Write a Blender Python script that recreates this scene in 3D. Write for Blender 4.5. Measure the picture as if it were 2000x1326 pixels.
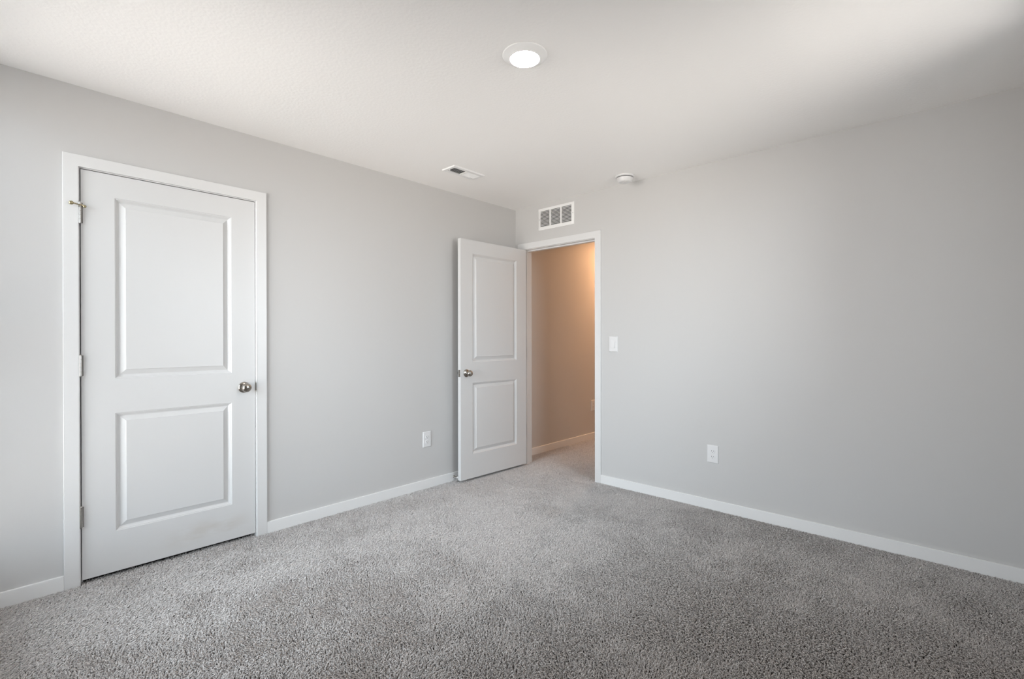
import bpy, bmesh, math, random
import numpy as np
from mathutils import Vector, Matrix

for o in list(bpy.data.objects):
    bpy.data.objects.remove(o)
scene = bpy.context.scene
COL = scene.collection
R = math.radians

# ------------------------------------------------------------------ camera
cam_data = bpy.data.cameras.new('camera')
cam_data.sensor_width = 36.0
cam_data.lens = 943.37 * 36.0 / 2000.0
cam_data.clip_start = 0.02
cam = bpy.data.objects.new('camera', cam_data)
COL.objects.link(cam)
cam.location = (3.160, -3.451, 1.206)
cam.rotation_euler = (R(90 - 0.171), R(0.073), R(42.929))
scene.camera = cam

# ------------------------------------------------------------------ exposure
vs = scene.view_settings
vs.view_transform = 'Standard'
vs.look = 'None'
vs.gamma = 1.0
vs.use_curve_mapping = False
vs.exposure = 1.67
scene.cycles.max_bounces = 16
scene.cycles.diffuse_bounces = 10
scene.cycles.sample_clamp_indirect = 6.0
scene.cycles.use_denoising = True

# ------------------------------------------------------------------ daylight: overcast sky above, bright ground below
SKY = (3.0, 3.37, 3.67)
GROUND = (2.75, 2.62, 2.47)
world = bpy.data.worlds.new('daylight')
scene.world = world
world.use_nodes = True
wn, wl = world.node_tree.nodes, world.node_tree.links
wn.clear()
wo = wn.new('ShaderNodeOutputWorld')
bg = wn.new('ShaderNodeBackground')
tc = wn.new('ShaderNodeTexCoord')
sep = wn.new('ShaderNodeSeparateXYZ')
rmp = wn.new('ShaderNodeValToRGB')
mp = wn.new('ShaderNodeMapRange')
mp.inputs['From Min'].default_value = -1.0
mp.inputs['From Max'].default_value = 1.0
wl.new(tc.outputs['Generated'], sep.inputs[0])
wl.new(sep.outputs['Z'], mp.inputs['Value'])
wl.new(mp.outputs[0], rmp.inputs[0])
rmp.color_ramp.elements[0].position = 0.485
rmp.color_ramp.elements[0].color = (*GROUND, 1)
rmp.color_ramp.elements[1].position = 0.515
rmp.color_ramp.elements[1].color = (*SKY, 1)
wl.new(rmp.outputs[0], bg.inputs['Color'])
bg.inputs['Strength'].default_value = 1.0
wl.new(bg.outputs[0], wo.inputs['Surface'])

# window opening in the wall behind the camera
WX0, WX1, WZ0, WZ1 = 0.08, 1.60, 0.22, 2.32
VY_0, VY_1, VZ_0, VZ_1 = -1.72, -0.70, 0.98, 2.35      # second window, in the side wall
YF = -3.75            # inner face of the front (window) wall
XR = 3.50             # inner face of the right wall
H = 2.44
def portal(w, h, loc, rz):
    l = bpy.data.lights.new('window_daylight', 'AREA')
    l.shape = 'RECTANGLE'
    l.size, l.size_y = w, h
    l.cycles.is_portal = True
    o = bpy.data.objects.new('window_daylight', l)
    COL.objects.link(o)
    o.location = loc
    o.rotation_euler = (R(90), 0, rz)          # -Z of the lamp looks into the room
portal(WX1 - WX0, WZ1 - WZ0, ((WX0 + WX1) / 2, YF - 0.05, (WZ0 + WZ1) / 2), 0)
portal(VY_1 - VY_0, VZ_1 - VZ_0, (XR + 0.05, (VY_0 + VY_1) / 2, (VZ_0 + VZ_1) / 2), R(90))

# ------------------------------------------------------------------ materials
def mat(name, color, rough=0.5, metal=0.0, bump=None, spec=0.5, vary=None):
    m = bpy.data.materials.new(name)
    m.use_nodes = True
    n, l = m.node_tree.nodes, m.node_tree.links
    b = n['Principled BSDF']
    b.inputs['Base Color'].default_value = (*color, 1)
    b.inputs['Roughness'].default_value = rough
    b.inputs['Metallic'].default_value = metal
    b.inputs['Specular IOR Level'].default_value = spec
    t = n.new('ShaderNodeTexCoord')
    if vary:
        sc, amt = vary
        ns = n.new('ShaderNodeTexNoise')
        ns.inputs['Scale'].default_value = sc
        ns.inputs['Detail'].default_value = 3
        l.new(t.outputs['Object'], ns.inputs['Vector'])
        mx = n.new('ShaderNodeMix'); mx.data_type = 'RGBA'
        mx.inputs['A'].default_value = (*[c * (1 - amt) for c in color], 1)
        mx.inputs['B'].default_value = (*[min(1, c * (1 + amt)) for c in color], 1)
        l.new(ns.outputs['Fac'], mx.inputs['Factor'])
        l.new(mx.outputs['Result'], b.inputs['Base Color'])
    if bump:
        sc, strength, dist = bump
        ns = n.new('ShaderNodeTexNoise')
        ns.inputs['Scale'].default_value = sc
        ns.inputs['Detail'].default_value = 4
        l.new(t.outputs['Object'], ns.inputs['Vector'])
        bp = n.new('ShaderNodeBump')
        bp.inputs['Strength'].default_value = strength
        bp.inputs['Distance'].default_value = dist
        l.new(ns.outputs['Fac'], bp.inputs['Height'])
        l.new(bp.outputs['Normal'], b.inputs['Normal'])
    return m

def emitter(name, color, strength):
    m = bpy.data.materials.new(name)
    m.use_nodes = True
    n, l = m.node_tree.nodes, m.node_tree.links
    b = n['Principled BSDF']
    b.inputs['Base Color'].default_value = (0.9, 0.9, 0.9, 1)
    b.inputs['Emission Color'].default_value = (*color, 1)
    b.inputs['Emission Strength'].default_value = strength
    return m

M_WALL = mat('light_grey_wall_paint', (0.575, 0.57, 0.563), 0.55, bump=(260, 0.06, 0.002), spec=0.3)
M_CEIL = mat('white_textured_ceiling_paint', (0.92, 0.91, 0.895), 0.8, bump=(70, 0.25, 0.004), spec=0.2)
M_TRIM = mat('white_trim_paint', (0.71, 0.71, 0.707), 0.35, bump=(120, 0.02, 0.001))
M_DOOR = mat('white_door_paint', (0.655, 0.655, 0.652), 0.38, bump=(90, 0.03, 0.001))
M_PLATE = mat('white_plastic', (0.74, 0.74, 0.74), 0.3, vary=(40, 0.01))
M_BASE = mat('white_baseboard_paint', (0.80, 0.80, 0.795), 0.32, bump=(120, 0.02, 0.001))
M_ENAMEL = mat('white_enamelled_steel', (0.84, 0.84, 0.835), 0.35, vary=(40, 0.01))
M_NICKEL = mat('satin_nickel', (0.38, 0.355, 0.32), 0.2, 1.0, bump=(400, 0.03, 0.0005))
M_STEEL = mat('dull_hinge_steel', (0.42, 0.41, 0.39), 0.25, 1.0, vary=(60, 0.06))
M_BRASS = mat('aged_brass', (0.42, 0.36, 0.22), 0.35, 1.0, vary=(80, 0.1))
M_SLOT = mat('dark_slot', (0.03, 0.03, 0.03), 0.7, vary=(80, 0.1))
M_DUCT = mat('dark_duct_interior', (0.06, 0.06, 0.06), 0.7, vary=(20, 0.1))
M_RUBBER = mat('white_rubber', (0.7, 0.7, 0.68), 0.6, vary=(60, 0.03))
M_RUBBERD = mat('dark_rubber', (0.05, 0.05, 0.05), 0.6, vary=(60, 0.05))
M_BACKING = mat('carpet_backing', (0.07, 0.066, 0.064), 0.95, bump=(300, 0.5, 0.004), spec=0.1, vary=(150, 0.2))

def stained_door():
    m = M_DOOR.copy(); m.name = 'white_door_paint_scuffed_low'
    n, l = m.node_tree.nodes, m.node_tree.links
    b = n['Principled BSDF']
    t = n.new('ShaderNodeTexCoord')
    sp = n.new('ShaderNodeSeparateXYZ'); l.new(t.outputs['Object'], sp.inputs[0])
    ns = n.new('ShaderNodeTexNoise'); ns.inputs['Scale'].default_value = 5.5
    ns.inputs['Detail'].default_value = 4; ns.inputs['Roughness'].default_value = 0.62
    mpn = n.new('ShaderNodeMapping'); mpn.inputs['Scale'].default_value = (1, 0.8, 2.4)
    l.new(t.outputs['Object'], mpn.inputs['Vector']); l.new(mpn.outputs[0], ns.inputs['Vector'])
    def band(sock, a, bb, c, d):
        r = n.new('ShaderNodeValToRGB'); e = r.color_ramp.elements
        e[0].position, e[0].color = a, (0, 0, 0, 1); e[1].position, e[1].color = bb, (1, 1, 1, 1)
        x = e.new(c); x.color = (1, 1, 1, 1); x = e.new(d); x.color = (0, 0, 0, 1)
        l.new(sock, r.inputs[0]); return r.outputs[0]
    z = band(sp.outputs['Z'], 0.03, 0.08, 0.13, 0.19)
    y = band(sp.outputs['Y'], 0.25, 0.5, 0.65, 0.78)
    nz = n.new('ShaderNodeValToRGB'); nz.color_ramp.elements[0].position = 0.42; nz.color_ramp.elements[1].position = 0.62
    l.new(ns.outputs['Fac'], nz.inputs[0])
    a = n.new('ShaderNodeMath'); a.operation = 'MULTIPLY'; l.new(z, a.inputs[0]); l.new(y, a.inputs[1])
    c = n.new('ShaderNodeMath'); c.operation = 'MULTIPLY'; l.new(a.outputs[0], c.inputs[0]); l.new(nz.outputs[0], c.inputs[1])
    d = n.new('ShaderNodeMath'); d.operation = 'MULTIPLY'; l.new(c.outputs[0], d.inputs[0]); d.inputs[1].default_value = 0.55
    mx = n.new('ShaderNodeMix'); mx.data_type = 'RGBA'
    mx.inputs['A'].default_value = (0.655, 0.655, 0.652, 1); mx.inputs['B'].default_value = (0.55, 0.52, 0.48, 1)
    l.new(d.outputs[0], mx.inputs['Factor']); l.new(mx.outputs['Result'], b.inputs['Base Color'])
    return m
M_DOOR_SCUFFED = stained_door()

def carpet_yarn():
    m = bpy.data.materials.new('grey_carpet_yarn'); m.use_nodes = True
    n, l = m.node_tree.nodes, m.node_tree.links
    b = n['Principled BSDF']
    b.inputs['Roughness'].default_value = 0.85
    b.inputs['Specular IOR Level'].default_value = 0.15
    hi = n.new('ShaderNodeHairInfo')
    rp = n.new('ShaderNodeValToRGB')
    e = rp.color_ramp.elements
    e[0].color = (0.42, 0.402, 0.392, 1); e[1].color = (0.645, 0.62, 0.607, 1)
    l.new(hi.outputs['Random'], rp.inputs[0])
    l.new(rp.outputs[0], b.inputs['Base Color'])
    return m
M_YARN = carpet_yarn()

def glass():
    m = bpy.data.materials.new('window_glass'); m.use_nodes = True
    n, l = m.node_tree.nodes, m.node_tree.links
    n.clear()
    o = n.new('ShaderNodeOutputMaterial'); mx = n.new('ShaderNodeMixShader')
    tr = n.new('ShaderNodeBsdfTransparent'); gl = n.new('ShaderNodeBsdfGlossy'); fr = n.new('ShaderNodeFresnel')
    gl.inputs['Roughness'].default_value = 0.0
    l.new(fr.outputs[0], mx.inputs[0]); l.new(tr.outputs[0], mx.inputs[1]); l.new(gl.outputs[0], mx.inputs[2])
    l.new(mx.outputs[0], o.inputs['Surface'])
    return m
M_GLASS = glass()

# ------------------------------------------------------------------ mesh helpers
def obj(name, bm, material, parent=None, loc=None, smooth=False, rot=None):
    me = bpy.data.meshes.new(name)
    bmesh.ops.recalc_face_normals(bm, faces=bm.faces)
    bm.to_mesh(me); bm.free()
    if smooth:
        for p in me.polygons: p.use_smooth = True
    me.materials.append(material)
    o = bpy.data.objects.new(name, me)
    COL.objects.link(o)
    if parent: o.parent = parent
    if loc: o.location = loc
    if rot: o.rotation_euler = rot
    return o

def tag(o, label, cat, group=None, kind=None):
    o['label'] = label; o['category'] = cat
    if group: o['group'] = group
    if kind: o['kind'] = kind
    return o

def thing(name, label, cat, loc=(0, 0, 0), rot=(0, 0, 0), group=None):
    o = bpy.data.objects.new(name, None)
    o.empty_display_size = 0.05
    COL.objects.link(o); o.location = loc; o.rotation_euler = rot
    return tag(o, label, cat, group)

def struct(name, bm, material, label, cat, **k):
    return tag(obj(name, bm, material, **k), label, cat, kind='structure')

def box(bm, x0, x1, y0, y1, z0, z1):
    v = [bm.verts.new(p) for p in ((x0, y0, z0), (x1, y0, z0), (x1, y1, z0), (x0, y1, z0),
                                   (x0, y0, z1), (x1, y0, z1), (x1, y1, z1), (x0, y1, z1))]
    fs = [bm.faces.new([v[i] for i in f]) for f in ((3, 2, 1, 0), (4, 5, 6, 7), (0, 1, 5, 4), (1, 2, 6, 5), (2, 3, 7, 6), (3, 0, 4, 7))]
    return v, fs

def bbox(bm, x0, x1, y0, y1, z0, z1, bev=0.001, seg=2):
    """a box with softened edges"""
    t = bmesh.new(); box(t, x0, x1, y0, y1, z0, z1)
    bmesh.ops.bevel(t, geom=list(t.edges), offset=bev, segments=seg, affect='EDGES', profile=0.5)
    me = bpy.data.meshes.new('tmp'); t.to_mesh(me); t.free()
    bm.from_mesh(me); bpy.data.meshes.remove(me)

def one_box(*a, bev=0.0, seg=2):
    bm = bmesh.new()
    if bev: bbox(bm, *a, bev=bev, seg=seg)
    else: box(bm, *a)
    return bm

def lathe(bm, prof, n=40, axis='Z', sx=1.0, sy=1.0):
    """revolve [(radius, height)...]; a radius of 0 makes a pole"""
    def P(r, h, a):
        x, y = r * math.cos(a) * sx, r * math.sin(a) * sy
        return {'Z': (x, y, h), 'X': (h, x, y), 'Y': (x, h, y)}[axis]
    rings = []
    for r, h in prof:
        if r < 1e-7: rings.append([bm.verts.new(P(0, h, 0))])
        else: rings.append([bm.verts.new(P(r, h, 2 * math.pi * i / n)) for i in range(n)])
    for a, b in zip(rings, rings[1:]):
        for i in range(n):
            j = (i + 1) % n
            if len(a) == 1 and len(b) == 1: continue
            if len(a) == 1: bm.faces.new((a[0], b[i], b[j]))
            elif len(b) == 1: bm.faces.new((a[i], b[0], a[j]))
            else: bm.faces.new((a[i], b[i], b[j], a[j]))
    return bm

def wall_bm(u0, u1, z0, z1, t0, t1, openings, axis):
    """a wall slab from u0 to u1 with rectangular openings (ua, ub, za, zb); axis 'x': u runs along x, thickness along y; axis 'y': swapped"""
    us = sorted({u0, u1, *[a for o in openings for a in o[:2]]})
    zs = sorted({z0, z1, *[a for o in openings for a in o[2:]]})
    bm = bmesh.new(); cache = {}
    def V(u, t, z):
        k = (round(u, 5), round(t, 5), round(z, 5))
        if k not in cache: cache[k] = bm.verts.new((u, t, z) if axis == 'x' else (t, u, z))
        return cache[k]
    nu, nz = len(us) - 1, len(zs) - 1
    def solid(i, j):
        if not (0 <= i < nu and 0 <= j < nz): return False
        cu, cz = (us[i] + us[i + 1]) / 2, (zs[j] + zs[j + 1]) / 2
        return not any(a < cu < b and c < cz < d for a, b, c, d in openings)
    for i in range(nu):
        for j in range(nz):
            if not solid(i, j): continue
            a, b, c, d = us[i], us[i + 1], zs[j], zs[j + 1]
            for t in (t0, t1):
                bm.faces.new((V(a, t, c), V(b, t, c), V(b, t, d), V(a, t, d)))
            if not solid(i - 1, j): bm.faces.new((V(a, t0, c), V(a, t1, c), V(a, t1, d), V(a, t0, d)))
            if not solid(i + 1, j): bm.faces.new((V(b, t0, c), V(b, t1, c), V(b, t1, d), V(b, t0, d)))
            if not solid(i, j - 1): bm.faces.new((V(a, t0, c), V(b, t0, c), V(b, t1, c), V(a, t1, c)))
            if not solid(i, j + 1): bm.faces.new((V(a, t0, d), V(b, t0, d), V(b, t1, d), V(a, t1, d)))
    return bm

# ------------------------------------------------------------------ room shell
ZF = -0.011           # carpet backing; the pile tips reach z = 0
TW = 0.114            # partition thickness
# closet door (left wall) and bedroom doorway (back wall) openings, jamb faces
CY0, CY1, CZ1 = -3.160, -2.357, 2.041
DX0, DX1, DZ1 = 0.100, 0.904, 2.041
JT = 0.019            # jamb thickness
HX0, HX1, HY1 = -0.09, 1.25, 3.20      # hall beyond the doorway

floor_bm = one_box(-0.90, XR + 0.12, YF - 0.15, HY1 + 0.1, -0.10, ZF)
floor = struct('floor', floor_bm, M_BACKING, 'grey carpeted floor running out through the doorway into the hall', 'floor')
struct('ceiling', one_box(-0.90, XR + 0.12, YF - 0.15, HY1 + 0.1, H, H + 0.12), M_CEIL,
       'white lightly textured flat ceiling', 'ceiling')
struct('wall_left', wall_bm(YF - 0.15, 0.0, ZF, H, -TW, 0.0, [(CY0 - JT, CY1 + JT, ZF, CZ1 + JT)], 'y'), M_WALL,
       'light grey wall holding the closed closet door', 'wall')
struct('wall_back', wall_bm(-0.2, XR + 0.12, ZF, H, 0.0, TW, [(DX0 - JT, DX1 + JT, ZF, DZ1 + JT)], 'x'), M_WALL,
       'long light grey wall with the open doorway at its end', 'wall')
struct('wall_front', wall_bm(-TW, XR, ZF, H, YF - 0.15, YF, [(WX0, WX1, WZ0, WZ1)], 'x'), M_WALL,
       'light grey wall with the window, behind the camera', 'wall')
struct('wall_right', wall_bm(YF - 0.15, 0.0, ZF, H, XR, XR + 0.12, [(VY_0, VY_1, VZ_0, VZ_1)], 'y'), M_WALL,
       'light grey side wall with a window facing the closet door', 'wall')
struct('wall_hall_left', one_box(-0.2, HX0, TW, HY1 + 0.1, ZF, H), M_WALL,
       'hall wall glowing orange beyond the open doorway', 'wall')
struct('wall_hall_right', one_box(HX1, HX1 + 0.1, TW, HY1 + 0.1, ZF, H), M_WALL,
       'hall wall hidden behind the long bedroom wall', 'wall')
struct('wall_hall_end', one_box(HX0, HX1, HY1, HY1 + 0.1, ZF, H), M_WALL,
       'far end wall of the hall', 'wall')
struct('wall_closet', wall_bm(YF - 0.15, -1.9, ZF, H, -0.90, -0.82, [], 'y'), M_WALL, 'back wall inside the closet', 'wall')
struct('wall_closet_side', one_box(-0.82, -TW, -2.0, -1.9, ZF, H), M_WALL, 'side wall inside the closet', 'wall')
struct('wall_closet_side', one_box(-0.82, -TW, YF - 0.15, YF, ZF, H), M_WALL, 'outer side wall inside the closet', 'wall')

# ------------------------------------------------------------------ baseboards
BH, BT = 0.068, 0.012
def baseboard(name, x0, x1, y0, y1, label):
    return struct(name, one_box(x0, x1, y0, y1, ZF, BH, bev=0.0022, seg=2), M_BASE, label, 'baseboard')
CW, CT, RV = 0.057, 0.012, 0.0045       # casing width, thickness, reveal
baseboard('baseboard_left', 0, BT, CY1 + RV + CW, -BT, 'white baseboard between the closet door and the open door')
baseboard('baseboard_left', 0, BT, YF, CY0 - RV - CW, 'short white baseboard on the window side of the closet door')
baseboard('baseboard_back', DX1 + RV + CW, XR, -BT, 0, 'long white baseboard under the big bare wall')
baseboard('baseboard_back', 0.0, DX0 - RV - CW, -BT, 0, 'stub of white baseboard in the corner behind the open door')
baseboard('baseboard_right', XR - BT, XR, YF, -BT, 'white baseboard along the plain side wall')
baseboard('baseboard_front', BT, XR - BT, YF, YF + BT, 'white baseboard under the window')
baseboard('baseboard_hall', HX0, HX0 + BT, TW + CT, HY1, 'baseboard at the foot of the orange hall wall')

# ------------------------------------------------------------------ door casings and jambs
def casing_bm(u0, u1, ztop, face, out):
    """mitred flat casing as one mesh: u along the wall, from the face plane out; returned in (u, depth, z)"""
    bm = bmesh.new()
    a, b = u0 - RV, u1 + RV
    zi = ztop + RV
    outer = [(a - CW, ZF), (a - CW, zi + CW), (b + CW, zi + CW), (b + CW, ZF)]
    inner = [(a, ZF), (a, zi), (b, zi), (b, ZF)]
    vo = [[bm.verts.new((u, d, z)) for u, z in outer] for d in (face, out)]
    vi = [[bm.verts.new((u, d, z)) for u, z in inner] for d in (face, out)]
    for k in range(3):
        for d in (0, 1):
            bm.faces.new((vo[d][k], vo[d][k + 1], vi[d][k + 1], vi[d][k]))
        bm.faces.new((vo[0][k], vo[0][k + 1], vo[1][k + 1], vo[1][k]))
        bm.faces.new((vi[0][k], vi[0][k + 1], vi[1][k + 1], vi[1][k]))
    for k in (0, 3):
        bm.faces.new((vo[0][k], vo[1][k], vi[1][k], vi[0][k]))
    es = [e for e in bm.edges if abs(e.verts[0].co.y - out) < 1e-6 and abs(e.verts[1].co.y - out) < 1e-6 and
          not (e.verts[0] in vo[1] and e.verts[1] in vi[1]) and not (e.verts[1] in vo[1] and e.verts[0] in vi[1])]
    bmesh.ops.bevel(bm, geom=es, offset=0.0012, segments=2, affect='EDGES', profile=0.5)
    return bm

def jamb_bm(u0, u1, ztop, d0, d1, sd0, sd1):
    """jamb boards and their stop, in (u, depth, z)"""
    bm = bmesh.new()
    box(bm, u0 - JT, u0, d0, d1, ZF, ztop); box(bm, u1, u1 + JT, d0, d1, ZF, ztop)
    box(bm, u0 - JT, u1 + JT, d0, d1, ztop, ztop + JT)
    s = 0.011
    box(bm, u0, u0 + s, sd0, sd1, ZF, ztop - s); box(bm, u1 - s, u1, sd0, sd1, ZF, ztop - s)
    box(bm, u0, u1, sd0, sd1, ztop - s, ztop)
    return bm

def swap_xy(bm):
    for v in bm.verts: v.co = (v.co.y, v.co.x, v.co.z)
    return bm

# closet doorway: wall plane x = 0, u along y
trim1 = struct('trim_1', swap_xy(casing_bm(CY0, CY1, CZ1, 0.0, CT)), M_TRIM, 'flat white casing framing the closed closet door', 'door frame')
obj('jamb', swap_xy(jamb_bm(CY0, CY1, CZ1, -TW, 0.0, -0.075, -0.037)), M_TRIM, trim1)
# bedroom doorway: wall plane y = 0
trim2 = struct('trim_2', casing_bm(DX0, DX1, DZ1, 0.0, -CT), M_TRIM, 'flat white casing framing the open doorway to the hall', 'door frame')
obj('jamb', jamb_bm(DX0, DX1, DZ1, 0.0, TW, 0.037, 0.075), M_TRIM, trim2)
struct('trim_3', casing_bm(DX0, DX1, DZ1, TW, TW + CT), M_TRIM, 'casing on the hall side of the doorway', 'door frame')

# strike plate on the closet's latch jamb
sp = bmesh.new()
bbox(sp, -0.030, 0.0042, CY1 - 0.0016, CY1 + 0.0006, 0.884, 0.941, bev=0.0004, seg=1)
bbox(sp, -0.001, 0.0052, CY1 - 0.0016, CY1 + 0.0038, 0.890, 0.935, bev=0.0008, seg=2)
obj('strike_plate', sp, M_NICKEL, trim1)['label'] = 'satin nickel strike plate'

# ------------------------------------------------------------------ doors
LW, LZ0, LZ1, LT = 0.796, 0.018, 2.037, 0.035
def door_slab_bm():
    """two-panel moulded slab: u 0..LW along +y, thickness along x from 0 (front) to -LT (back), z up"""
    bm = bmesh.new()
    prof = [(0.0, 0.0), (0.0022, -0.0026), (0.0055, -0.0030), (0.0120, -0.0085), (0.0175, -0.0118), (0.0195, -0.0118),
            (0.0425, -0.0036), (0.0440, -0.0008)]
    panels = [(0.130, 0.667, 1.003, 1.922), (0.130, 0.667, 0.223, 0.826)]
    us = [0, 0.130, 0.667, LW]
    zs = [LZ0, 0.223, 0.826, 1.003, 1.922, LZ1]
    for side in (0, 1):
        sx = 0.0 if side == 0 else -LT
        sg = 1 if side == 0 else -1
        g = {}
        for i, u in enumerate(us):
            for j, z in enumerate(zs):
                g[i, j] = bm.verts.new((sx, u, z))
        for i in range(3):
            for j in range(5):
                if i == 1 and j in (1, 3): continue
                bm.faces.new((g[i, j], g[i + 1, j], g[i + 1, j + 1], g[i, j + 1]))
        for (ua, ub, za, zb), j in zip(panels, (3, 1)):
            prev = [g[1, j], g[2, j], g[2, j + 1], g[1, j + 1]]
            for off, d in prof[1:]:
                cur = [bm.verts.new((sx + sg * d, u, z)) for u, z in
                       ((ua + off, za + off), (ub - off, za + off), (ub - off, zb - off), (ua + off, zb - off))]
                for k in range(4):
                    bm.faces.new((prev[k], prev[(k + 1) % 4], cur[(k + 1) % 4], cur[k]))
                prev = cur
            bm.faces.new(prev)
        if side == 0: front = g
        else: back = g
    def strip(keys):
        for a, b in zip(keys, keys[1:]):
            bm.faces.new((front[a], front[b], back[b], back[a]))
    strip([(i, 0) for i in range(4)]); strip([(i, 5) for i in range(4)])
    strip([(0, j) for j in range(6)]); strip([(3, j) for j in range(6)])
    es = [e for e in bm.edges if e.is_manifold and len(e.link_faces) == 2 and e.calc_face_angle(0) > 1.2]
    bmesh.ops.bevel(bm, geom=es, offset=0.0012, segments=2, affect='EDGES', profile=0.5)
    return bm

def knob_bm(sgn=1):
    """rose, neck and rounded knob along +x (or -x)"""
    bm = bmesh.new()
    prof = [(0.0, 0.0), (0.0325, 0.0), (0.0330, 0.0015), (0.0315, 0.0045), (0.0255, 0.0080), (0.0165, 0.0105), (0.0125, 0.0140),
            (0.0118, 0.0210), (0.0130, 0.0260), (0.0185, 0.0310), (0.0235, 0.0365), (0.0262, 0.0425), (0.0264, 0.0480),
            (0.0245, 0.0540), (0.0205, 0.0590), (0.0140, 0.0625), (0.0070, 0.0640), (0.0, 0.0643)]
    return lathe(bm, [(r, sgn * h) for r, h in prof], 40, 'X')

def hinge_bm(leaf=0.010):
    """barrel of five knuckles with ball tips along z, centred on z = 0, plus the leaf edges that show"""
    bm = bmesh.new()
    L, r = 0.102, 0.0062
    prof = [(0.0, -L / 2 - 0.004), (0.0035, -L / 2 - 0.0035), (0.0050, -L / 2)]
    for k in range(5):
        a, b = -L / 2 + k * L / 5, -L / 2 + (k + 1) * L / 5
        prof += [(r - 0.0006, a + 0.0001), (r, a + 0.0007), (r, b - 0.0007), (r - 0.0006, b - 0.0001)]
    prof += [(0.0050, L / 2), (0.0035, L / 2 + 0.0035), (0.0, L / 2 + 0.004)]
    lathe(bm, prof, 16, 'Z')
    return bm

# ---- closet door (door_1): front face at x = 0, hinged on the window side
door1 = struct('door_1', door_slab_bm(), M_DOOR_SCUFFED, 'closed white two panel closet door with scuffed lower rail', 'door',
               loc=(-0.0005, CY0 + 0.0042, 0))
obj('door_knob', knob_bm(1), M_NICKEL, door1, (0, LW - 0.062, 0.912), smooth=True)['label'] = 'satin nickel door knob'
for k, z in enumerate((1.822, 1.073, 0.330)):
    h = obj('hinge', hinge_bm(), M_STEEL, door1, (0.0068, -0.0035, z))
    h['label'] = 'grey steel hinge barrel'
    lf = bmesh.new(); bbox(lf, -0.0062, -0.0050, 0.0, 0.0115, -0.050, 0.050, bev=0.0004, seg=1)
    obj('hinge_leaf', lf, M_STEEL, h)
    if k == 0:
        # hinge-pin door stop: a bent arm and two bumper pads riding on the top hinge pin
        b = bmesh.new()
        lathe(b, [(0.0, 0.0345), (0.0085, 0.0345), (0.009, 0.036), (0.009, 0.0385), (0.0085, 0.040), (0.0, 0.040)], 20, 'Z')
        def tube(bm, pts, r, n=10):
            rings = []
            for i, p in enumerate(pts):
                p = Vector(p)
                d = (Vector(pts[min(i + 1, len(pts) - 1)]) - Vector(pts[max(i - 1, 0)])).normalized()
                s = d.cross(Vector((0, 0, 1))).normalized(); u = s.cross(d)
                rings.append([bm.verts.new(p + s * r * math.cos(6.2832 * q / n) + u * r * math.sin(6.2832 * q / n)) for q in range(n)])
            for a, c in zip(rings, rings[1:]):
                for q in range(n): bm.faces.new((a[q], a[(q + 1) % n], c[(q + 1) % n], c[q]))
            bm.faces.new(rings[0]); bm.faces.new(rings[-1])
        tube(b, [(0.004, -0.004, 0.0375), (0.012, -0.012, 0.0375), (0.018, -0.020, 0.038), (0.020, -0.029, 0.038)], 0.0028)
        tube(b, [(0.004, 0.004, 0.0375), (0.010, 0.009, 0.036), (0.013, 0.014, 0.033)], 0.0028)
        st = obj('hinge_pin_stop', b, M_BRASS, h, smooth=True)
        st['label'] = 'brass bumper arm on the hinge pin'
        p = bmesh.new()
        lathe(p, [(0, -0.002), (0.008, -0.002), (0.0095, 0.0), (0.008, 0.004), (0, 0.005)], 20, 'X')
        bmesh.ops.translate(p, verts=p.verts, vec=(0.020, -0.033, 0.038))
        q = bmesh.new()
        lathe(q, [(0, -0.003), (0.006, -0.003), (0.0068, 0.0), (0.006, 0.003), (0, 0.0035)], 20, 'X')
        bmesh.ops.translate(q, verts=q.verts, vec=(0.012, 0.017, 0.031))
        mq = bpy.data.meshes.new('t'); q.to_mesh(mq); q.free(); p.from_mesh(mq); bpy.data.meshes.remove(mq)
        obj('bumper', p, M_BRASS, h, smooth=True)

# ---- bedroom door (door_2): swung a little past ninety degrees into the room
PV = (0.100, -0.0062)                        # hinge pin
d2 = door_slab_bm()
# slab in pin coordinates: closed it spans +x; u -> x, room face at y = 0.006, hall face at y = 0.041
for v in d2.verts:
    x, u, z = v.co
    v.co = (0.003 + u, 0.006 - x, z)
door2 = struct('door_2', d2, M_DOOR, 'white two panel door standing open against the grey wall', 'door',
               loc=(PV[0], PV[1], 0), rot=(0, 0, R(-91.7)))
k2 = knob_bm(1); bmesh.ops.rotate(k2, verts=k2.verts, cent=(0, 0, 0), matrix=Matrix.Rotation(R(90), 3, 'Z'))
obj('door_knob', k2, M_NICKEL, door2, (0.003 + LW - 0.062, 0.041, 0.912), smooth=True)['label'] = 'satin nickel door knob'
k3 = knob_bm(1); bmesh.ops.rotate(k3, verts=k3.verts, cent=(0, 0, 0), matrix=Matrix.Rotation(R(-90), 3, 'Z'))
obj('door_knob', k3, M_NICKEL, door2, (0.003 + LW - 0.062, 0.006, 0.912), smooth=True)['label'] = 'satin nickel knob on the back'
lp = bmesh.new()
bbox(lp, 0.8000, 0.8012, 0.0115, 0.0355, 0.912 - 0.0285, 0.912 + 0.0285, bev=0.0005, seg=1)
latch = obj('latch_plate', lp, M_NICKEL, door2); latch['label'] = 'satin nickel latch plate'
lb = bmesh.new(); bbox(lb, 0.801, 0.811, 0.017, 0.030, 0.912 - 0.007, 0.912 + 0.007, bev=0.002)
obj('latch_bolt', lb, M_STEEL, latch)
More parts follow.
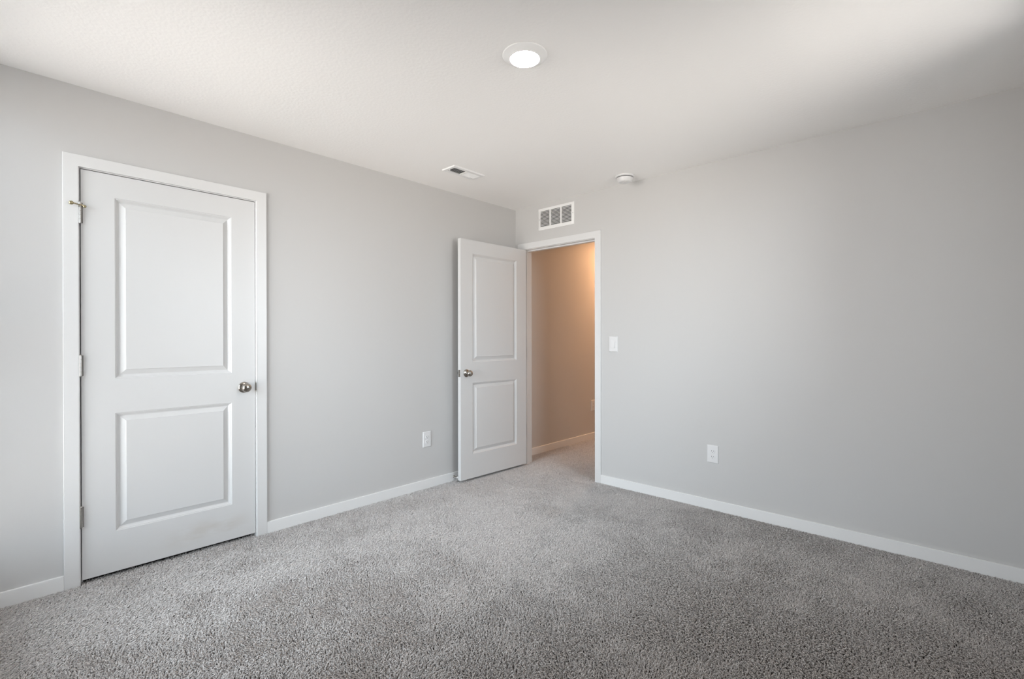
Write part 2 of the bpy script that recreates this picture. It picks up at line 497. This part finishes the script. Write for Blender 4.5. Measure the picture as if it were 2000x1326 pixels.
for z in (1.822, 1.073, 0.330):
    h = obj('hinge', hinge_bm(), M_STEEL, door2, (0, 0, z), smooth=True)
    h['label'] = 'grey steel hinge barrel'
    lf = bmesh.new(); box(lf, 0.0016, 0.0029, 0.004, 0.036, -0.050, 0.050)
    obj('hinge_leaf', lf, M_STEEL, h)
    # the jamb leaf stays on the jamb
    jl = bmesh.new(); box(jl, DX0, DX0 + 0.0012, -0.0005, 0.034, z - 0.050, z + 0.050)
    obj('hinge_leaf', jl, M_STEEL, trim2)

# ------------------------------------------------------------------ electrical outlets and switch
def plate_bm(w=0.079, h=0.124, t=0.006):
    bm = bmesh.new()
    a = [(-w / 2, -h / 2), (w / 2, -h / 2), (w / 2, h / 2), (-w / 2, h / 2)]
    prev = None
    for ins, d in ((0, 0), (0, 0.002), (0.0015, 0.0045), (0.005, t)):
        cur = [bm.verts.new((x - math.copysign(ins, x), -d, z - math.copysign(ins, z))) for x, z in a]
        if prev:
            for k in range(4): bm.faces.new((prev[k], prev[(k + 1) % 4], cur[(k + 1) % 4], cur[k]))
        else: bm.faces.new(cur)
        prev = cur
    bm.faces.new(prev)
    return bm

def receptacle_bm(zc):
    bm = bmesh.new(); n = 32; r, hh = 0.0172, 0.0142
    pts = []
    for i in range(n):
        a = 2 * math.pi * i / n
        pts.append((r * math.cos(a), max(-hh, min(hh, r * math.sin(a)))))
    rings = []
    for s, d in ((1, 0.004), (1, 0.0072), (0.95, 0.0080)):
        rings.append([bm.verts.new((x * s, -d, zc + z * s)) for x, z in pts])
    for a, b in zip(rings, rings[1:]):
        for i in range(n): bm.faces.new((a[i], a[(i + 1) % n], b[(i + 1) % n], b[i]))
    bm.faces.new(rings[-1])
    return bm

def slots_bm(zc):
    bm = bmesh.new()
    box(bm, -0.0075, -0.0053, -0.0083, -0.0060, zc - 0.001, zc + 0.0075)
    box(bm, 0.0053, 0.0075, -0.0083, -0.0060, zc, zc + 0.0068)
    lathe(bm, [(0, -0.0083), (0.0024, -0.0083), (0.0024, -0.0060)], 14, 'Y')
    for v in bm.verts:
        if abs(v.co.z) <= 0.0025 and abs(v.co.x) <= 0.0025 and not (abs(v.co.z - zc) < 0.0085 and abs(v.co.x) > 0.005):
            v.co.z += zc - 0.0072
    return bm

def screw_bm(z):
    bm = bmesh.new()
    lathe(bm, [(0, -0.0072), (0.0022, -0.0070), (0.0030, -0.0062), (0.0030, -0.005)], 16, 'Y')
    bmesh.ops.translate(bm, verts=bm.verts, vec=(0, 0, z))
    return bm

def make_outlet():
    t = thing('electrical_outlet', '', 'outlet')
    obj('cover_plate', plate_bm(), M_PLATE, t)
    for zc in (0.0195, -0.0195):
        rc = obj('receptacle', receptacle_bm(zc), M_PLATE, t)
        obj('slots', slots_bm(zc), M_SLOT, rc)['label'] = 'dark slots'
    obj('screw', screw_bm(0), M_ENAMEL, t, smooth=True)
    return t

def copy_tree(o, parent=None):
    c = o.copy(); COL.objects.link(c)
    if parent: c.parent = parent
    for ch in o.children: copy_tree(ch, c)
    return c

outlet0 = make_outlet()
for i, (loc, rz, lab) in enumerate([
        ((1.880, 0.0, 0.388), 0, 'white duplex outlet low on the long bare wall'),
        ((0.0, -1.066, 0.390), R(90), 'white duplex outlet low on the wall between closet door and open door'),
        ((HX0, 1.472, 0.396), R(90), 'shaded outlet on the orange hall wall, seen through the doorway')]):
    o = outlet0 if i == 0 else copy_tree(outlet0)
    o.location = loc; o.rotation_euler = (0, 0, rz); o['label'] = lab; o['group'] = 'duplex wall outlets'

sw = thing('light_switch', 'white rocker light switch beside the open doorway', 'light switch', (1.082, 0, 1.155))
obj('cover_plate', plate_bm(), M_PLATE, sw)
sf = bmesh.new()
for a in ((-0.0185, -0.0166, -0.036, 0.036), (0.0166, 0.0185, -0.036, 0.036), (-0.0166, 0.0166, -0.036, -0.0338), (-0.0166, 0.0166, 0.0338, 0.036)):
    box(sf, a[0], a[1], -0.0072, -0.004, a[2], a[3])
obj('rocker_frame', sf, M_PLATE, sw)
rk = bmesh.new()
v, f = box(rk, -0.0160, 0.0160, -0.0085, -0.005, -0.033, 0.033)
for q in rk.verts:
    if q.co.y < -0.008: q.co.y += -0.0040 if q.co.z < 0 else 0.0018
rkb = obj('rocker', rk, M_PLATE, sw)

# ------------------------------------------------------------------ return-air grille over the doorway
GX, GZ, GW, GH = 0.4915, 2.2975, 0.402, 0.196
gr = thing('return_air_grille', 'white louvred return air grille on the wall above the doorway', 'vent', (GX, 0, GZ))
fb = bmesh.new()
iw, ih, ft = 0.352, 0.146, 0.009
secs = 3; bar = 0.0135
sw_ = (iw - bar * (secs - 1)) / secs
holes = [(-iw / 2 + k * (sw_ + bar), -iw / 2 + k * (sw_ + bar) + sw_, -ih / 2, ih / 2) for k in range(secs)]
fbm = wall_bm(-GW / 2, GW / 2, -GH / 2, GH / 2, -ft, 0.0, holes, 'x')
for v in fbm.verts:                       # slope the outer edge
    if v.co.y < -ft + 1e-6 and (abs(abs(v.co.x) - GW / 2) < 1e-5 or abs(abs(v.co.z) - GH / 2) < 1e-5): v.co.y += 0.0055
obj('frame', fbm, M_ENAMEL, gr)
lv = bmesh.new(); NS = 12; pitch = ih / NS
for a, b, _, _ in holes:
    for k in range(NS):
        zc = -ih / 2 + (k + 0.5) * pitch
        y0, y1 = -0.0085, 0.0040
        dz = 0.0061
        vs_ = [lv.verts.new(p) for p in ((a, y0, zc - dz), (b, y0, zc - dz), (b, y1, zc + dz), (a, y1, zc + dz),
                                         (a, y0, zc - dz + 0.0012), (b, y0, zc - dz + 0.0012), (b, y1, zc + dz + 0.0012), (a, y1, zc + dz + 0.0012))]
        for fi in ((3, 2, 1, 0), (4, 5, 6, 7), (0, 1, 5, 4), (1, 2, 6, 5), (2, 3, 7, 6), (3, 0, 4, 7)):
            lv.faces.new([vs_[i] for i in fi])
obj('louvers', lv, M_ENAMEL, gr)
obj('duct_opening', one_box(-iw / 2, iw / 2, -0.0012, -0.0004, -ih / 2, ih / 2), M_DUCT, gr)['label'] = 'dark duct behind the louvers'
for sx in (-1, 1):
    s = screw_bm(0); bmesh.ops.translate(s, verts=s.verts, vec=(sx * (GW / 2 - 0.012), -0.0018, 0))
    obj('screw', s, M_STEEL, gr, smooth=True)

# ------------------------------------------------------------------ ceiling register
VX0, VX1, VY0, VY1 = 0.374, 0.516, -1.208, -0.905
vx, vy = (VX0 + VX1) / 2, (VY0 + VY1) / 2
vt = thing('ceiling_vent', 'white supply register on the ceiling near the left wall, half its louvers dark', 'vent', (vx, vy, H))
hw, hl = (VX1 - VX0) / 2, (VY1 - VY0) / 2
rb = wall_bm(-hw, hw, -hl, hl, -0.008, 0.0, [(-hw + 0.030, hw - 0.030, -hl + 0.026, -0.006), (-hw + 0.030, hw - 0.030, 0.006, hl - 0.026)], 'x')
for v in rb.verts:                         # lay it flat under the ceiling: thickness becomes z
    x, t, u = v.co
    v.co = (x, u, t)
for v in rb.verts:
    if v.co.z < -0.0059 and (abs(abs(v.co.x) - hw) < 1e-5 or abs(abs(v.co.y) - hl) < 1e-5):
        v.co.x -= math.copysign(0.004, v.co.x) if abs(abs(v.co.x) - hw) < 1e-5 else 0
        v.co.y -= math.copysign(0.004, v.co.y) if abs(abs(v.co.y) - hl) < 1e-5 else 0
obj('frame', rb, M_ENAMEL, vt)
lvb = bmesh.new()
for bank, (ya, yb, s) in enumerate(((-hl + 0.026, -0.006, 1), (0.006, hl - 0.026, -1))):
    n = 9
    for k in range(n):
        yc = ya + (k + 0.5) * (yb - ya) / n
        dy = 0.0055 * s
        x0, x1 = -hw + 0.030, hw - 0.030
        q = [lvb.verts.new(p) for p in ((x0, yc - dy, -0.0078), (x1, yc - dy, -0.0078), (x1, yc + dy, -0.0015), (x0, yc + dy, -0.0015),
                                        (x0, yc - dy, -0.0070), (x1, yc - dy, -0.0070), (x1, yc + dy, -0.0007), (x0, yc + dy, -0.0007))]
        for fi in ((3, 2, 1, 0), (4, 5, 6, 7), (0, 1, 5, 4), (1, 2, 6, 5), (2, 3, 7, 6), (3, 0, 4, 7)):
            lvb.faces.new([q[i] for i in fi])
obj('louvers', lvb, M_ENAMEL, vt)
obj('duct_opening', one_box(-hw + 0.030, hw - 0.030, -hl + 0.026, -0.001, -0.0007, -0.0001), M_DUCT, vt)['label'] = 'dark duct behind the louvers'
ld = bmesh.new(); bbox(ld, -0.002, 0.002, -hl + 0.014, -hl + 0.019, -0.020, -0.008, bev=0.001)
obj('damper_lever', ld, M_ENAMEL, vt)

# ------------------------------------------------------------------ smoke detector
sd = thing('smoke_detector', 'round white smoke detector on the ceiling by the long wall', 'smoke detector', (1.279, -0.163, H))
b = lathe(bmesh.new(), [(0, 0), (0.071, 0), (0.072, -0.003), (0.071, -0.009), (0.067, -0.012), (0.0, -0.012)], 56)
obj('mounting_base', b, M_PLATE, sd, smooth=False)
b = lathe(bmesh.new(), [(0.0, -0.0115), (0.058, -0.0115), (0.058, -0.0165), (0.0, -0.0165)], 56)
obj('sensor_gap', b, M_SLOT, sd)['label'] = 'dark ring slot'
b = lathe(bmesh.new(), [(0.0, -0.016), (0.059, -0.016), (0.0605, -0.018), (0.0590, -0.023), (0.0500, -0.041), (0.0465, -0.046), (0.042, -0.0482),
                        (0.030, -0.0495), (0.0, -0.0500)], 56)
cv = obj('cover', b, M_PLATE, sd, smooth=True)
b = lathe(bmesh.new(), [(0.0, -0.0480), (0.012, -0.0480), (0.012, -0.0515), (0.0105, -0.0523), (0.0, -0.0525)], 28)
bmesh.ops.translate(b, verts=b.verts, vec=(0.018, -0.022, 0))
obj('test_button', b, M_RUBBER, cv)

# ------------------------------------------------------------------ ceiling lamps
def ceiling_lamp(label, loc, color, strength, r=0.0975, ri=0.064, drop=0.019):
    t = thing('ceiling_light', label, 'ceiling light', loc)
    prof = [(0, 0), (r, 0), (r + 0.0005, -0.002), (r - 0.004, -0.0045), (r - 0.014, -0.0085), (r - 0.024, -0.0145), (ri + 0.003, -drop),
            (ri + 0.0008, -drop - 0.0004), (ri, -drop + 0.0010), (ri, -drop + 0.003), (0, -drop + 0.003)]
    obj('trim_ring', lathe(bmesh.new(), prof, 64), M_ENAMEL, t, smooth=True)
    prof = [(0, -drop + 0.0031), (ri - 0.0006, -drop + 0.0031), (ri - 0.0006, -drop + 0.001), (ri * 0.7, -drop - 0.0006), (0, -drop - 0.0012)]
    ln = obj('lens', lathe(bmesh.new(), prof, 64), emitter('lit_lens_' + str(len(bpy.data.materials)), color, strength), t, smooth=True)
    ln['label'] = 'glowing white lens'
    return t
ceiling_lamp('lit white disc light in the middle of the bedroom ceiling', (1.764, -1.866, H), (1.0, 0.80, 0.69), 45.0)
ceiling_lamp('disc light on the hall ceiling that colours the hall wall orange', (0.28, 1.98, H), (1.0, 0.53, 0.26), 225.0)

# ------------------------------------------------------------------ spring door stop on the baseboard behind the open door
ds = thing('door_stop', 'small metal spring door stop on the baseboard behind the open door', 'door stop', (BT, -0.795, 0.035))
b = bmesh.new()
prof = [(0, 0), (0.0095, 0), (0.0095, 0.003), (0.006, 0.006)]
x = 0.006
while x < 0.048:
    prof += [(0.0048, x), (0.0060, x + 0.0012), (0.0048, x + 0.0024)]; x += 0.0024
prof += [(0.0, x)]
obj('spring', lathe(b, prof, 18, 'X'), M_NICKEL, ds, smooth=True)
b = lathe(bmesh.new(), [(0, 0.047), (0.007, 0.047), (0.0078, 0.050), (0.0078, 0.058), (0.0065, 0.061), (0, 0.062)], 20, 'X')
obj('bumper', b, M_RUBBER, ds, smooth=True)['label'] = 'white rubber tip'

# ------------------------------------------------------------------ window behind the camera
def make_window(name, u0, u1, z0, z1, flip, label):
    """sash window in (u, depth, z); depth 0 is the inner wall face, positive outwards"""
    fw, d0, d1 = 0.03, 0.015, 0.075
    zm = (z0 + z1) / 2
    def B(*boxes):
        bm = bmesh.new()
        for ua, ub, da, db, za, zb in boxes:
            if flip: box(bm, XR + da, XR + db, ua, ub, za, zb)
            else: box(bm, ua, ub, YF - db, YF - da, za, zb)
        return bm
    w = struct(name, B((u0, u1, d0, d1, z0, z0 + fw), (u0, u1, d0, d1, z1 - fw, z1), (u0, u0 + fw, d0, d1, z0 + fw, z1 - fw),
                       (u1 - fw, u1, d0, d1, z0 + fw, z1 - fw)), M_TRIM, label, 'window')
    obj('meeting_rail', B((u0 + fw, u1 - fw, d0 + 0.01, d1 - 0.01, zm - 0.02, zm + 0.02)), M_TRIM, w)
    for za, zb in ((z0 + fw, zm - 0.02), (zm + 0.02, z1 - fw)):
        obj('pane', B((u0 + fw, u1 - fw, 0.043, 0.047, za, zb)), M_GLASS, w)
    obj('sill', B((u0 - 0.03, u1 + 0.03, -0.03, d0, z0 - 0.02, z0)), M_TRIM, w)
make_window('window_1', WX0, WX1, WZ0, WZ1, False, 'tall white framed window behind the camera')
make_window('window_2', VY_0, VY_1, VZ_0, VZ_1, True, 'white framed window in the side wall opposite the closet door')

# ------------------------------------------------------------------ carpet pile: twisted yarn ends, leaning where it was walked on and vacuumed
def smooth_noise(x, y, freq, seed):
    rng = np.random.default_rng(seed)
    g = rng.random((64, 64))
    u, v = (x * freq) % 64, (y * freq) % 64
    i, j = np.floor(u).astype(int), np.floor(v).astype(int)
    fu, fv = u - i, v - j
    fu, fv = fu * fu * (3 - 2 * fu), fv * fv * (3 - 2 * fv)
    a, b, c, d = g[i % 64, j % 64], g[(i + 1) % 64, j % 64], g[i % 64, (j + 1) % 64], g[(i + 1) % 64, (j + 1) % 64]
    return a * (1 - fu) * (1 - fv) + b * fu * (1 - fv) + c * (1 - fu) * fv + d * fu * fv

def carpet_pile():
    rng = np.random.default_rng(7)
    SP = 0.0048
    regs = [(BT, XR - BT, YF + BT, -BT), (DX0 + 0.001, DX1 - 0.001, -BT, TW), (HX0 + BT, HX1, TW, 2.6), (-0.035, -0.0, CY0 + 0.002, CY1 - 0.002), (0.0, BT, CY0, CY1)]
    P = []
    for x0, x1, yy0, yy1 in regs:
        nx, ny = max(1, int((x1 - x0) / SP)), max(1, int((yy1 - yy0) / SP))
        gx, gy = np.meshgrid((np.arange(nx) + 0.5) / nx * (x1 - x0) + x0, (np.arange(ny) + 0.5) / ny * (yy1 - yy0) + yy0)
        pts = np.stack([gx.ravel(), gy.ravel()], 1) + rng.uniform(-0.45, 0.45, (nx * ny, 2)) * SP
        pts[:, 0] = np.clip(pts[:, 0], x0 + 0.001, x1 - 0.001); pts[:, 1] = np.clip(pts[:, 1], yy0 + 0.001, yy1 - 0.001)
        P.append(pts)
    P = np.concatenate(P)
    n = len(P)
    x, y = P[:, 0], P[:, 1]
    # nap direction: broad vacuum / tread patches with ragged edges
    p1 = smooth_noise(x + 9, y + 20, 1.5, 1) * 0.40 + smooth_noise(x + 3, y + 30, 5.0, 2) * 0.34 + smooth_noise(x + 5, y + 40, 13, 3) * 0.26
    side_of = np.clip((1.15 - x + 0.25 * (y + 2.0)) / 0.55, -1, 1)   # vacuumed away from the window on the closet side, towards it elsewhere
    s = np.clip((p1 - 0.5) * 6.5 + 0.75 * side_of, -1.2, 1.2)
    lean = np.stack([0.25 * (smooth_noise(x, y + 50, 2.2, 4) - 0.5), s], 1)
    ang = rng.uniform(0, 2 * np.pi, n)
    ran = np.stack([np.cos(ang), np.sin(ang)], 1)
    mag = rng.uniform(0.35, 1.0, n)[:, None]
    d = ran * mag + lean * 0.75
    hgt = rng.uniform(0.0085, 0.0125, n)
    ln = rng.uniform(0.007, 0.0130, n)
    side = np.stack([-d[:, 1], d[:, 0]], 1) * rng.uniform(-0.35, 0.35, n)[:, None]
    K = 5
    pos = np.zeros((n, K, 3), np.float32)
    for k, (t, hz) in enumerate(((0, 0), (0.22, 0.45), (0.5, 0.80), (0.8, 0.97), (1.0, 0.96))):
        bend = math.sin(math.pi * t)
        pos[:, k, 0] = x + (d[:, 0] * t + side[:, 0] * bend) * ln
        pos[:, k, 1] = y + (d[:, 1] * t + side[:, 1] * bend) * ln
        pos[:, k, 2] = ZF - 0.001 + hgt * hz
    # keep the yarn inside the room (not through the baseboards and the outer faces)
    for x0, x1, yy0, yy1 in regs[:1]:
        m = (x > x0) & (x < x1) & (y > yy0) & (y < yy1)
        pos[m, :, 0] = np.clip(pos[m, :, 0], x0, x1)
        inn = m & ((x < DX0) | (x > DX1))
        pos[inn, :, 1] = np.clip(pos[inn, :, 1], yy0, yy1)
    rad = np.empty((n, K), np.float32)
    base = rng.uniform(0.00125, 0.0018, n)
    for k, q in enumerate((0.8, 1.0, 1.0, 0.95, 0.55)): rad[:, k] = base * q
    cu = bpy.data.hair_curves.new('carpet_pile')
    cu.add_curves([K] * n)
    cu.attributes['position'].data.foreach_set('vector', pos.reshape(-1))
    ra = cu.attributes.get('radius') or cu.attributes.new('radius', 'FLOAT', 'POINT')
    ra.data.foreach_set('value', rad.reshape(-1))
    cu.materials.append(M_YARN)
    o = bpy.data.objects.new('carpet_pile', cu)
    COL.objects.link(o)
    o.parent = floor
    o['kind'] = 'stuff'
    o['label'] = 'short twisted grey carpet pile'
    return o
carpet_pile()
